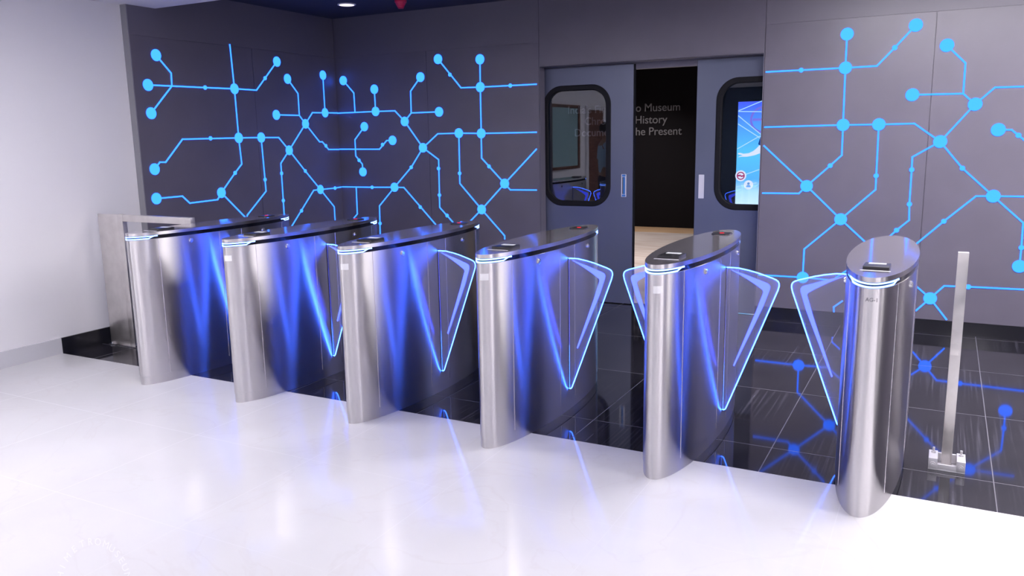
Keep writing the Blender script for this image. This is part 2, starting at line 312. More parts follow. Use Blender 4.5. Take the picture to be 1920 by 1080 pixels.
# ------------------------------------------------------------------ the setting
TH = .1
struct(boxes('floor', [(XWH, XR, YN, YB, -.05, 0)], M['white_floor']))
struct(boxes('floor', [(XWH, XR, YB, YW + .20, -.05, 0)], M['black_floor']))
struct(boxes('floor', [(-9, XR, YW + .20, 12.75, -.05, 0)], M['marble']))
struct(boxes('floor', [(-9, XR, 12.75, YFAR, -.05, 0)], M['tan']))
struct(boxes('ceiling', [(XWH - TH, XR, YN, YCE, ZCW, ZCD + .05)], M['white_ceil']))
struct(boxes('ceiling', [(XL - .168, XR, YCE, YW + TH, ZCD, ZCD + .05)], M['dark_ceil']))
struct(boxes('ceiling', [(-9, XR, YW + TH, YFAR, 3.0, 3.05)], M['black']))
# white wall of the lobby, left
struct(boxes('wall_left', [(XWH - TH, XWH, YN, 7.1, 0, ZCD)], M['white_wall']))
struct(boxes('wall_near', [(XWH - TH, XR, YN - TH, YN, 0, ZCW)], M['near_wall']))
struct(boxes('wall_right', [(XR, XR + TH, YN, YB + .6, 0, ZCD)], M['white_wall']))
struct(boxes('wall_right', [(XR, XR + TH, YB + .6, YW, 0, ZCD)], M['lam']))
struct(boxes('baseboard_left', [(XWH, XWH + .012, YN, YB, 0, .12)], M['white_skirt']))
struct(boxes('baseboard_left', [(XWH, XWH + .014, YB, 4.51, 0, .12)], M['black_skirt']))
# dark panelled left wall, set 7 cm proud of the white wall
struct(boxes('wall_left', [(XWH, XL - .012, 4.516, YW, 0, ZCD)], M['lam2']))
struct(boxes('trim_1', [(XWH, XL, 4.508, 4.516, 0, ZCW)], M['lam_grey']))
struct(boxes('trim_2', [(XL - .012, XL, 4.517, 5.816, .105, ZPAN)], M['lam']))
struct(boxes('trim_3', [(XL - .012, XL, 5.820, YW, .105, ZPAN)], M['lam']))
struct(boxes('trim_13', [(XL - .012, XL - .002, 4.517, YW, ZPAN + .002, ZCD)], M['lam2']))
struct(boxes('baseboard_left', [(XL - .012, XL + .006, 4.516, YW, 0, .103)], M['black_skirt']))
# dark back wall with the door opening
DX0, DX1, DZ = -3.395, -1.372, 2.195
struct(boxes('wall_back', [(XWH, DX0, YW + .012, YW + TH, 0, ZCD), (DX1, XR, YW + .012, YW + TH, 0, ZCD), (DX0, DX1, YW + .012, YW + TH, DZ, ZCD)], M['lam2']))
struct(boxes('trim_4', [(XL, -4.648, YW, YW + .012, .105, ZPAN)], M['lam']))
struct(boxes('trim_5', [(-4.645, DX0 - .008, YW, YW + .012, .105, ZPAN)], M['lam']))
struct(boxes('trim_6', [(XL, DX0 - .008, YW + .003, YW + .012, ZPAN + .002, ZCD)], M['lam2']))
struct(boxes('trim_7', [(DX0 - .004, DX1 + .004, YW - .002, YW + .012, DZ, ZCD)], M['lam']))
struct(boxes('trim_8', [(DX1 + .008, -.142, YW, YW + .012, .105, ZPAN)], M['lam']))
struct(boxes('trim_9', [(-.138, 2.2, YW, YW + .012, .105, ZPAN)], M['lam']))
struct(boxes('trim_10', [(2.204, XR, YW, YW + .012, .105, ZPAN)], M['lam']))
struct(boxes('trim_11', [(DX1 + .008, XR, YW + .004, YW + .012, ZPAN + .002, ZCD)], M['lam2']))
struct(boxes('baseboard_back', [(XL, DX0, YW - .006, YW + .012, 0, .103), (DX1, XR, YW - .006, YW + .012, 0, .103)], M['black_skirt']))
# reveals of the opening
struct(boxes('trim_12', [(DX0 - .004, DX0 + .002, YW - .002, YW + .10, 0, DZ), (DX1 - .002, DX1 + .004, YW - .002, YW + .10, 0, DZ), (DX0, DX1, YW - .002, YW + .10, DZ - .002, DZ + .004)], M['reveal']))
# museum room beyond
struct(boxes('wall_far', [(-9, XR, YFAR, YFAR + TH, 0, 3.05)], M['ink_black']))
struct(boxes('wall_inner_left', [(-9.1, -9, YW, YFAR, 0, 3.05)], M['black']))
struct(boxes('wall_inner_right', [(XR, XR + .1, YW + TH, YFAR, 0, 3.05)], M['black']))
struct(boxes('wall_inner_back', [(-9, XWH, YW + .05, YW + TH, 0, 3.05)], M['black']))
struct(boxes('trim_14', [(DX0 - 1.1, DX1 + 1.1, 7.125, 7.20, DZ - .055, DZ + .10)], M['reveal']))

# ------------------------------------------------------------------ sliding doors
def sliding_door(name, x0, x1, wx0, wx1, handle_x, film):
    YD0, YD1 = 7.105, 7.145; wz0, wz1 = .93, 2.005
    me = curve_mesh([rrect(x0, x1, .008, DZ - .012, .004, 2), rrect(wx0, wx1, wz0, wz1, .17, 10)], (YD1 - YD0) / 2)
    root = empty(name, ((x0 + x1) / 2, (YD0 + YD1) / 2, 0)); root['kind'] = 'structure'
    T = Matrix.Translation((-(x0 + x1) / 2, 0, 0)) @ FRONT
    put('door_leaf', me, M['door_steel'], T, root)
    g = put('window_gasket', curve_mesh([rrect(wx0 - .012, wx1 + .012, wz0 - .012, wz1 + .012, .18, 10), rrect(wx0 + .022, wx1 - .022, wz0 + .022, wz1 - .022, .15, 10)], .019, .008), M['rubber'], T, root)
    put('window_pane', curve_mesh([rrect(wx0, wx1, wz0, wz1, .17, 10)], .002), M['pane'], T, root)
    hx = handle_x - (x0 + x1) / 2
    T2 = Matrix.Translation((hx, -.021, 0)) @ FRONT
    h = put('recessed_handle', curve_mesh([rrect(-.024, .024, 1.005, 1.212, .004, 3), rrect(-.014, .014, 1.03, 1.187, .003, 3)], .002), M['bracket'], T2, root)
    put('handle_recess', curve_mesh([rrect(-.014, .014, 1.03, 1.187, .003, 3)], .0006), M['blue_film'] if film else M['bracket'], T2, h)
    if film:
        put('protective_film', curve_mesh([rrect(-.017, .017, 1.19, 1.209, .003, 3)], .003), M['blue_film'], T2, h)
        put('protective_film', curve_mesh([rrect(-.017, .017, 1.008, 1.027, .003, 3)], .003), M['blue_film'], T2, h)
        put('grip_edge', curve_mesh([rrect(-.013, -.006, 1.032, 1.185, .002, 2)], .0025), M['plastic'], T2, h)
    # leading edge strip
    ex = (x1 if film else x0) - (x0 + x1) / 2
    boxes('edge_strip', [(ex - (.004 if not film else -.0), ex + (.014 if film else .004), -.012, .012, .008, DZ - .012)], M['rubber'], root)
    return root
d1 = sliding_door('door_1', -3.50, -2.520, -3.395, -2.752, -2.604, True)
d2 = sliding_door('door_2', -1.945, -.965, -1.757, -1.12, -1.888, False)

# ------------------------------------------------------------------ wall letters and poster inside the museum
sg = empty('wall_lettering', (-4.93, YFAR - .01, 0))
tag(sg, 'three lines of grey lettering on the black wall seen through the open doors', 'wall lettering')
for s, x, z, wd in (("India's First Metro Museum", -4.98, 1.955, 2.02), ("Chronicling History", -4.93, 1.755, 1.49), ("Documenting the Present", -4.90, 1.56, 1.93)):
    me = text_mesh(s, .2, .004, offset=.001)
    xs = [v.co.x for v in me.vertices]; k = wd / (max(xs) - min(xs)); mx = (max(xs) + min(xs)) / 2
    T = Matrix.Translation((x + 4.93, 0, z)) @ FRONT @ Matrix.Diagonal((k, k if k < 1.3 else 1.2, 1, 1)) @ Matrix.Translation((-mx, 0, 0))
    me.transform(T)
    # one object for each word: cut at the widest gaps
    iv = sorted((min(me.vertices[a].co.x, me.vertices[b].co.x), max(me.vertices[a].co.x, me.vertices[b].co.x)) for a, b in (e.vertices for e in me.edges))
    nw = s.count(' '); gaps = []; hi = iv[0][1]
    for a, b in iv:
        if a > hi: gaps.append((a - hi, (a + hi) / 2))
        hi = max(hi, b)
    cuts = sorted(sorted(gaps, reverse=True)[:nw], key=lambda t: t[1])
    ed = [-99] + [c[1] for c in cuts] + [99]
    for a, b in zip(ed[:-1], ed[1:]):
        bm = bmesh.new(); bm.from_mesh(me); bmesh.ops.delete(bm, geom=[v for v in bm.verts if not a < v.co.x < b], context='VERTS')
        mesh_obj('word', bm, M['letters'], sg)
    bpy.data.meshes.remove(me)

def screen_mat():
    m = bpy.data.materials.new('poster_screen'); m.use_nodes = True; nt = m.node_tree; nt.nodes.clear(); L = nt.links.new
    o = N(nt, 'ShaderNodeOutputMaterial'); e = N(nt, 'ShaderNodeEmission'); tc = N(nt, 'ShaderNodeTexCoord'); sp = N(nt, 'ShaderNodeSeparateXYZ')
    cr = N(nt, 'ShaderNodeValToRGB'); c = cr.color_ramp; c.elements[0].position = .0; c.elements[0].color = (.75, .95, 1, 1); c.elements[1].position = 1; c.elements[1].color = (.08, .12, .85, 1)
    for p, col in ((.12, (.55, .85, 1, 1)), (.25, (.12, .50, .95, 1)), (.5, (.12, .62, .95, 1)), (.8, (.10, .35, .95, 1))):
        q = c.elements.new(p); q.color = col
    L(tc.outputs['Generated'], sp.inputs[0]); L(sp.outputs['Z'], cr.inputs[0]); L(cr.outputs[0], e.inputs[0]); e.inputs[1].default_value = 2.6; L(e.outputs[0], o.inputs[0]); return m
SQ = 13.25 / 8.0; ZL = .618
SX, SY, ST, SB = -1.79 * SQ, 13.25, 1.855 - ZL, .885 - ZL
ps = empty('digital_poster', (SX + .3 * SQ, SY, 0)); ps.scale = (SQ, SQ, SQ)
tag(ps, 'lit blue portrait screen on a stand behind the right sliding door window', 'screen')
boxes('casing', [(-.3 - .012, .3 + .012, 0, .05, SB - .014, ST + .014)], M['plastic'], ps, bev=.004)
boxes('stand', [(-.06, .06, .01, .04, .01, SB - .01), (-.25, .25, -.14, .09, 0, .015)], M['plastic'], ps)
scn = boxes('screen', [(-.3, .3, -.003, 0.001, SB, ST)], screen_mat(), ps)
K = .00139
def sxy(x, y): return (-.3 + (x - 238) * K, ST - (y - 258) * K)
def quadline(bm, a, b, wdt, y):
    a = Vector((a[0], y, a[1])); b = Vector((b[0], y, b[1])); n = (b - a).cross(Vector((0, 1, 0))).normalized() * wdt / 2
    bm.faces.new([bm.verts.new(p) for p in (a - n, b - n, b + n, a + n)])
bm = bmesh.new()
for a, b in (((240, 318), (440, 240)), ((240, 322), (440, 330)), ((240, 350), (470, 540)), ((240, 405), (380, 495)), ((380, 495), (240, 575)), ((380, 495), (600, 420)), ((300, 750), (460, 690)), ((240, 835), (380, 805)), ((380, 495), (520, 640))):
    quadline(bm, sxy(*a), sxy(*b), .008, -.0045)
mesh_obj('white_network_line', bm, emis('screen_white', (1.3, 2.0, 2.2)), scn)
sw = emis('screen_pure_white', (2.2, 2.2, 2.3)); srd = emis('screen_red', (1.1, .05, .25)); snv = emis('screen_navy', (.02, .12, .5)); slb = emis('screen_light_blue', (.35, .8, 1.4))
def disc_pts(cx, cy, r, n=36): return [(cx + r * math.cos(2 * PI * k / n), cy + r * math.sin(2 * PI * k / n)) for k in range(n)]
def scr(name, splines, mt, y): return put(name, curve_mesh(splines, .0003), mt, Matrix.Translation((0, y, 0)) @ FRONT, scn)
scr('hand', [[sxy(*p) for p in ((245, 604), (262, 601), (285, 608), (320, 604), (352, 588), (372, 570), (392, 548), (470, 560), (470, 600), (392, 606), (360, 618), (310, 628), (270, 628), (246, 632), (258, 624), (280, 619), (262, 614), (250, 612))]], sw, -.0055)
scr('sleeve', [[sxy(*p) for p in ((380, 545), (392, 500), (480, 480), (480, 570), (400, 556))]], snv, -.006)
c = sxy(262, 758); scr('roundel_plate', [disc_pts(c[0] + .012, c[1], .052)], sw, -.0055); scr('roundel', [disc_pts(c[0] + .012, c[1], .038), disc_pts(c[0] + .012, c[1], .028)], srd, -.0065)
scr('roundel_bar', [[(c[0] - .026, c[1] - .009), (c[0] + .012, c[1] - .004), (c[0] + .012, c[1] - .012), (c[0] + .050, c[1] - .006), (c[0] + .050, c[1] + .008), (c[0] + .012, c[1] + .003), (c[0] + .012, c[1] + .012), (c[0] - .026, c[1] + .006)]], srd, -.007)
c = sxy(325, 820); scr('icon_plate', [disc_pts(*c, .044)], sw, -.0062); scr('icon_person', [disc_pts(c[0], c[1] + .012, .012, 16)], slb, -.0072)
scr('icon_person', [[(c[0] - .022, c[1] - .022), (c[0] + .022, c[1] - .022), (c[0] + .016, c[1] - .002), (c[0] - .016, c[1] - .002)]], slb, -.0072)
c = sxy(410, 380); scr('logo_ring', [disc_pts(*c, .125), disc_pts(*c, .105)], emis('screen_violet', (.55, .45, 1.7)), -.0040)
scr('logo_ring', [[(c[0] - .10, c[1] - .012), (c[0] + .15, c[1] - .012), (c[0] + .15, c[1] + .012), (c[0] - .10, c[1] + .012)]], emis('screen_violet_bar', (.55, .5, 1.8)), -.0041)

# ------------------------------------------------------------------ light line artwork on the walls
def art(name, data, plane, label):
    def P(a, z, d): return Vector((a, YW - d, z)) if plane == 'back' else Vector((XL + d, a, z))
    root = empty(name, P(data['nodes'][0][0], data['nodes'][0][1], 0)); tag(root, label, 'wall light', 'blue light line artworks on the dark walls')
    L0 = root.location.copy()
    WD, T = .0115, .004
    for ln in data['lines']:
        bm = bmesh.new()
        for (a, b) in zip(ln[:-1], ln[1:]):
            A, B = Vector(a), Vector(b)
            if (B - A).length < .004: continue
            t = (B - A).normalized(); n = Vector((-t.y, t.x)) * WD / 2; A2, B2 = A - t * WD * .35, B + t * WD * .35
            q = [A2 - n, B2 - n, B2 + n, A2 + n]
            lo = [bm.verts.new(P(v.x, v.y, -.001) - L0) for v in q]; hi = [bm.verts.new(P(v.x, v.y, T) - L0) for v in q]
            bm.faces.new(hi)
            for i in range(4): bm.faces.new((lo[i], lo[(i + 1) % 4], hi[(i + 1) % 4], hi[i]))
        bmesh.ops.recalc_face_normals(bm, faces=bm.faces)
        mesh_obj('light_line', bm, M['wire'], root)
    def disc(nm, c, r):
        bm = bmesh.new(); n = 28
        lo = [bm.verts.new(P(c[0] + r * math.cos(2 * PI * k / n), c[1] + r * math.sin(2 * PI * k / n), -.001) - L0) for k in range(n)]
        hi = [bm.verts.new(P(c[0] + r * math.cos(2 * PI * k / n), c[1] + r * math.sin(2 * PI * k / n), T + .002) - L0) for k in range(n)]
        bm.faces.new(hi)
        for i in range(n): bm.faces.new((lo[i], lo[(i + 1) % n], hi[(i + 1) % n], hi[i]))
        bmesh.ops.recalc_face_normals(bm, faces=bm.faces); mesh_obj(nm, bm, M['wire'], root)
    for c in data['nodes']: disc('light_disc', c, .047)
    for c in data['dots']: disc('light_dot', c, .018)
    return root
art('light_line_artwork', LEFT_WALL_ART, 'left', 'glowing blue circuit lines and discs on the dark side wall left of the corner')
art('light_line_artwork', BACK_WALL_ART, 'back', 'glowing blue circuit lines and discs on the back wall between the corner and the door')
art('light_line_artwork', RIGHT_WALL_ART, 'back', 'glowing blue circuit lines and discs on the back wall right of the sliding doors')

# ------------------------------------------------------------------ turnstile gates
def ell(a, b, n=128, t0=0, t1=2 * PI, close=False):
    return [(b * math.cos(t0 + (t1 - t0) * k / n), a * math.sin(t0 + (t1 - t0) * k / n)) for k in range(n if not close else n + 1)]
def surf_x(dy, b=GB, a=GA): return b * math.sqrt(max(0, 1 - (dy / a) ** 2))
Z_BODY, Z_BAND, Z_TOP = .956, .980, 1.0
meshes = {}
def shared(key, fn):
    if key not in meshes: meshes[key] = fn()
    return meshes[key]
def link_me(name, me, parent, loc=(0, 0, 0)):
    o = bpy.data.objects.new(name, me); COL.objects.link(o); o.parent = parent; o.location = loc; return o
def fin(bm, name, mats, smooth=True, angle=35):
    me = bpy.data.meshes.new(name); bm.normal_update(); bm.to_mesh(me); bm.free()
    for x in mats: me.materials.append(x)
    if smooth: me.shade_smooth(); me.set_sharp_from_angle(angle=math.radians(angle))
    return me

def me_body():
    bm = bmesh.new(); prism(bm, ell(GA, GB, 192), .058, Z_BODY); return fin(bm, 'body', [M['steel']])
def me_plinth():
    bm = bmesh.new(); prism(bm, ell(GA - .003, GB - .003, 192), 0, .057); return fin(bm, 'plinth', [M['steel']])
def me_band():
    bm = bmesh.new(); prism(bm, ell(GA - .004, GB - .004, 160), Z_BODY, Z_BAND); return fin(bm, 'recessed_band', [M['band']])
def me_lid():
    bm = bmesh.new(); prism(bm, ell(GA + .002, GB + .002, 192), Z_BAND, Z_TOP)
    es = [e for e in bm.edges if abs(e.verts[0].co.z - Z_TOP) < 1e-5 and abs(e.verts[1].co.z - Z_TOP) < 1e-5]
    bmesh.ops.bevel(bm, geom=es, offset=.0025, segments=2, affect='EDGES')
    for f in bm.faces:
        if f.normal.z < .9: f.material_index = 1
    return fin(bm, 'lid', [M['lid'], M['steel']], angle=30)
def me_seam():
    bm = bmesh.new(); tube(bm, [(0, 0, .062), (0, 0, Z_BODY - .001)], .0016, n=6); return fin(bm, 'panel_seam', [M['seam']])
def strip_on(a, b, t0, t1, z0, z1, th, n=60):
    """solid ribbon following the ellipse"""
    bm = bmesh.new(); pi = ell(a, b, n, t0, t1, True); po = ell(a + th, b + th, n, t0, t1, True)
    z0f = z0 if callable(z0) else (lambda s: z0); z1f = z1 if callable(z1) else (lambda s: z1)
    vs = []
    for k in range(n + 1):
        s = k / n
        vs.append([bm.verts.new((*pi[k], z0f(s))), bm.verts.new((*po[k], z0f(s))), bm.verts.new((*po[k], z1f(s))), bm.verts.new((*pi[k], z1f(s)))])
    for k in range(n):
        for j in range(4): bm.faces.new((vs[k][j], vs[k][(j + 1) % 4], vs[k + 1][(j + 1) % 4], vs[k + 1][j]))
    bm.faces.new(vs[0]); bm.faces.new(vs[-1][::-1]); bmesh.ops.recalc_face_normals(bm, faces=bm.faces)
    return bm
TN = math.radians(51.3)
def join_bm(bms, name, mats):
    out = bmesh.new()
    for b in bms:
        me = bpy.data.meshes.new('t'); b.to_mesh(me); b.free(); out.from_mesh(me); bpy.data.meshes.remove(me)
    return fin(out, name, mats)
def me_led(end):
    c = -PI / 2 if end < 0 else PI / 2; h = PI / 2 - TN
    A, B = GA - .002, GB - .002; parts = []
    parts.append(strip_on(A, B, c - h + .10, c + h - .10, .9715, .9775, .004))
    for s in (-1, 1):
        parts.append(strip_on(A, B, c + s * (h - .085) - .018, c + s * (h - .085) + .018, .9715, .9775, .004, 6))
        parts.append(strip_on(A, B, c + s * (h - .035) - .018, c + s * (h - .035) + .018, .9715, .9775, .004, 6))
    up = lambda s: .9715 if (s < .04 or s > .96) else (.9580 + .0135 * (max(0, .10 - s) / .06 if s < .5 else max(0, s - .90) / .06))
    parts.append(strip_on(A, B, c - h, c + h, up, lambda s: up(s) + .0065, .0045, 80))
    return join_bm(parts, 'led_strip', [M['led']])
def me_slot():
    bm = bmesh.new(); box(bm, surf_x(.01) - .006, surf_x(.01) + .0008, .002, .020, .122, .893); return fin(bm, 'flap_slot', [M['slot']], False)
def me_lock():
    bm = bmesh.new(); cyl(bm, (0, 0, 0), .0145, .007, 'X', 28); cyl(bm, (.004, 0, 0), .0105, .006, 'X', 24); box(bm, .0055, .0075, -.0012, .0012, -.005, .005); return fin(bm, 'key_lock', [M['chrome']])
def me_reader():
    bm = bmesh.new(); box(bm, -.05, .05, -.062, .062, 0, .013, bev=.003)
    return fin(bm, 'card_reader', [M['plastic']])
def me_rscreen():
    bm = bmesh.new(); box(bm, -.034, .034, .012, .045, .0125, .0142); return fin(bm, 'reader_screen', [M['screen']], False)
def me_reflbar():
    bm = bmesh.new(); box(bm, -.058, .058, -.006, .006, 0, .0012, bev=.0005); return fin(bm, 'painted_reflection', [M['bracket']])  # pale bar stands in for a reflection on the lid
def me_scanner():
    bm = bmesh.new()
    pts = [(-.05, -.035), (-.03, -.055), (.03, -.055), (.05, -.035), (.05, .035), (.03, .055), (-.03, .055), (-.05, .035)]
    prism(bm, pts, 0, .006); return fin(bm, 'code_scanner', [M['plastic']], False)
def me_scanlight():
    bm = bmesh.new(); prism(bm, disc_pts(0, 0, .013, 20), .0058, .0075); return fin(bm, 'scanner_light', [M['red']], False)
def me_sticker():
    bm = strip_on(GA, GB, -PI / 2 - .02, -PI / 2 + .235, .872, .905, .0012, 12); return fin(bm, 'paper_sticker', [M['sticker']])
FLAP = [(.146, .889), (.203, .889), (.257, .880), (.30, .870), (.333, .860), (.372, .848), (.392, .840), (.402, .833), (.407, .823), (.408, .810), (.403, .788), (.34, .616), (.28, .453), (.22, .29), (.164, .140), (.159, .133), (.152, .130), (.146, .131)]
CHEV = [(.170, .877), (.215, .865), (.265, .850), (.31, .834), (.345, .822), (.359, .815), (.365, .804), (.364, .790), (.335, .70), (.28, .565), (.201, .374), (.196, .378), (.25, .53), (.30, .67), (.333, .772), (.330, .785), (.29, .812), (.25, .836), (.21, .858)]
def me_flap(s):
    me = curve_mesh([[(s * x, z) for x, z in FLAP]], .0036, .0); me.transform(FRONT); me.materials.clear(); me.materials.append(M['acrylic']); return me
def me_edge(s):
    bm = bmesh.new(); tube(bm, [(s * x, 0, z) for x, z in FLAP], .0029, closed=False, n=8); return fin(bm, 'lit_edge', [M['edge']])
def me_chev(s):
    me = curve_mesh([[(s * x, z) for x, z in CHEV]], .0040, .0); me.transform(FRONT); me.materials.clear(); me.materials.append(M['chev']); return me
def me_hinge(s):
    bm = bmesh.new(); tube(bm, [(s * .1475, -.001, .135), (s * .1475, -.001, .888)], .0022, n=6); return fin(bm, 'hinge_bead', [M['seam']])

def make_gate(x, label, flaps, sticker=True, text=False):
    g = empty('flap_barrier_gate', (x, GY, 0)); tag(g, label, 'turnstile', 'row of flap barrier gates on the floor joint')
    for k, f in (('body', me_body), ('plinth', me_plinth), ('recessed_band', me_band), ('lid', me_lid)): link_me(k, shared(k, f), g)
    for e in (-1, 1): link_me('led_strip', shared('led%d' % e, lambda: me_led(e)), g)
    for s in (-1, 1):
        for dy in (-.562, -.101, .101, .562):
            link_me('panel_seam', shared('seam', me_seam), g, (s * surf_x(dy), dy, 0))
        for dy in (-.334, .328):
            o = link_me('key_lock', shared('lock', me_lock), g, (s * (surf_x(dy) + .001), dy, .918))
            ang = math.atan2(dy / GA ** 2, surf_x(dy) / GB ** 2); o.rotation_euler = (0, 0, ang if s > 0 else PI - ang)
    rd = link_me('card_reader', shared('reader', me_reader), g, (0.0, -.455, Z_TOP - .001)); link_me('reader_screen', shared('rscreen', me_rscreen), rd)
    link_me('painted_reflection', shared('reflbar', me_reflbar), g, (0, -.545, Z_TOP - .0003))
    if not text: cs = link_me('code_scanner', shared('scanner', me_scanner), g, (0, .50, Z_TOP - .001)); link_me('scanner_light', shared('scanlight', me_scanlight), cs)
    if sticker: link_me('paper_sticker', shared('sticker', me_sticker), g)['label'] = 'white paper sticker'
    if text:
        me = text_mesh('AG-1', .021, .0006, offset=.0003); T = Matrix.Translation((.006, -GA - .0004, .905)) @ FRONT
        put('gate_number', me, M['ink'], T, g)
    for s in flaps:
        sl = link_me('flap_slot', shared('slot', me_slot), g)
        if s < 0: sl.rotation_euler = (0, 0, PI); sl.location = (0, .022, 0)
        fl = link_me('flap', shared('flap%d' % s, lambda: me_flap(s)), g, (0, .010, 0)); fl['label'] = 'clear acrylic wing with glowing edge'
        link_me('lit_edge', shared('edge%d' % s, lambda: me_edge(s)), fl); link_me('chevron', shared('chev%d' % s, lambda: me_chev(s)), fl)
        link_me('hinge_bead', shared('hinge%d' % s, lambda: me_hinge(s)), fl)
    return g
LAB = ['leftmost steel flap barrier gate, nearest the white wall and the L-shaped steel rail',
       'second flap barrier gate from the white wall, its flap mostly hidden by the next gate',
       'third flap barrier gate from the left, its whole right flap seen against its steel body',
       'fourth flap barrier gate from the left, just left of the lane to the open doors',
       'fifth flap barrier gate from the left, the only one showing both its clear flaps',
       'rightmost flap barrier gate, marked AG-1, with one clear flap on its left']
for i, x in enumerate(GX):
    make_gate(x, LAB[i], [1] if i == 0 else ([-1] if i == 5 else [-1, 1]), sticker=i in (1, 2, 3, 4), text=(i == 5))

# ------------------------------------------------------------------ steel rails and posts
rl = empty('steel_rail', (-5.66, 4.06, 0)); tag(rl, 'L-shaped satin steel rail with a broad plate beside the white wall', 'railing')
boxes('side_plate', [(-.125, .105, .0, .012, .004, 1.035)], M['steel_box'], rl, bev=.002)
boxes('post', [(.107, .165, -.004, .036, .004, 1.037)], M['steel_box'], rl, bev=.002)
boxes('top_bar', [(.166, .905, -.004, .036, .985, 1.035)], M['steel_box'], rl, bev=.002)
boxes('base_plate', [(-.13, .20, -.02, .05, 0, .006)], M['chrome'], rl)
bm = bmesh.new()
for xx in (.185, -.11): cyl(bm, (xx, -.008, .012), .009, .014, n=6)
mesh_obj('bolt', bm, M['chrome'], rl)

po = empty('steel_post', (.094, 4.13, 0)); tag(po, 'slim flat steel post in a bolted floor bracket right of the last gate', 'post')
boxes('post_bar', [(-.022, .022, -.010, .028, .012, 1.018)], M['steel_box'], po, bev=.0015)
boxes('glare_plate', [(-.0215, .012, -.0125, -.009, .545, .60)], M['steel_box'], po, bev=.001)  # small plate stands in for a rectangle of glare on the post
boxes('floor_bracket', [(-.074, .078, -.06, .062, 0, .006), (-.074, -.036, -.06, .055, .006, .056), (.042, .078, -.06, .055, .006, .056), (-.036, .042, -.058, -.046, .006, .03), (-.036, .042, .045, .055, .006, .05)], M['bracket'], po, bev=.0015)
for xx, yy in ((-.055, .02), (.060, .02)):
    bm = bmesh.new(); cyl(bm, (xx, yy, .060), .0115, .010, n=6); cyl(bm, (xx, yy, .072), .0055, .022, n=12); mesh_obj('anchor_bolt', bm, M['bracket'], po)
for xx in (-.055, .060):
    bm = bmesh.new(); cyl(bm, (xx, -.063, .028), .012, .008, 'Y', 20); cyl(bm, (xx, -.068, .028), .006, .006, 'Y', 12); mesh_obj('side_screw', bm, M['bracket'], po)

# ------------------------------------------------------------------ ceiling things
def lamp_panel(x, y, z, label, w=.6, l=.6):
    o = empty('ceiling_light', (x, y, z)); tag(o, label, 'ceiling light', 'square ceiling lights of the lobby')
    boxes('frame', [(-w/2 - .015, w/2 + .015, -l/2 - .015, -l/2, -.012, 0), (-w/2 - .015, w/2 + .015, l/2, l/2 + .015, -.012, 0), (-w/2 - .015, -w/2, -l/2, l/2, -.012, 0), (w/2, w/2 + .015, -l/2, l/2, -.012, 0)], M['frame_w'], o)
    boxes('diffuser', [(-w/2, w/2, -l/2, l/2, -.008, -.001)], M['lamp'], o)
ROW = {-3.4: 'farthest row from the gates', -1.2: 'third row from the gates', 1.0: 'second row from the gates', 2.8: 'row nearest the gates', 3.2: 'row nearest the gates'}
CLM = {-4.2: 'beside the white wall', -1.8: 'second from the white wall', -3.9: 'beside the white wall', .6: 'third from the white wall', 1.2: 'third from the white wall', 3.0: 'farthest from the white wall'}
for x, y in LAMPS:
    lamp_panel(x, y, ZCW, 'lit lobby ceiling panel, ' + ROW[y] + ', ' + CLM[x])
lamp_panel(-.2, 5.2, ZCD, 'added unseen light panel in the dark ceiling just left of the last gate', 1.5)  # three unseen panels added to brighten the right of the back wall
lamp_panel(1.5, 5.2, ZCD, 'added unseen light panel in the dark ceiling right of the slim post', 1.5)
lamp_panel(3.3, 5.2, ZCD, 'added unseen light panel in the dark ceiling at the far right', 1.5)
dl = empty('downlight', (-5.079, 6.341, ZCD)); tag(dl, 'small round downlight in the dark ceiling near the corner', 'ceiling light')
bm = bmesh.new(); cyl(bm, (0, 0, -.004), .085, .008, n=40); mesh_obj('rim', bm, M['frame_w'], dl, True)
bm = bmesh.new(); cyl(bm, (0, 0, -.0085), .07, .003, n=40); mesh_obj('lens', bm, M['downlamp'], dl)
al = empty('alarm_sounder', (-4.52, 6.42, ZCD)); tag(al, 'red fire alarm device hanging from the dark ceiling at the top edge', 'alarm')
bm = bmesh.new(); cyl(bm, (0, 0, -.012), .055, .024, n=32); cyl(bm, (0, 0, -.045), .03, .045, n=32, r2=.052); mesh_obj('housing', bm, M['redpaint'], al, True)
bm = bmesh.new(); cyl(bm, (0, 0, -.072), .026, .01, n=24); mesh_obj('lens_cap', bm, M['redpaint'], al, True)

# lamps of the museum room beyond the doors
for x, y, e in ((-3.7, 9.6, 60), (-4.6, 12.2, 30)):
    L = bpy.data.lights.new('museum_downlight', 'AREA'); L.shape = 'DISK'; L.size = .3; L.energy = e; L.color = (1, .90, .84); L.spread = math.radians(110)
    o = bpy.data.objects.new('museum_downlight', L); COL.objects.link(o); o.location = (x, y, 2.98)
L = bpy.data.lights.new('downlight_lamp', 'SPOT'); L.energy = DOWN_W; L.spot_size = 1.6; L.spot_blend = .8; L.shadow_soft_size = .06; L.color = (.95, .92, 1)
o = bpy.data.objects.new('downlight_lamp', L); COL.objects.link(o); o.location = (-5.079, 6.341, ZCD - .03)

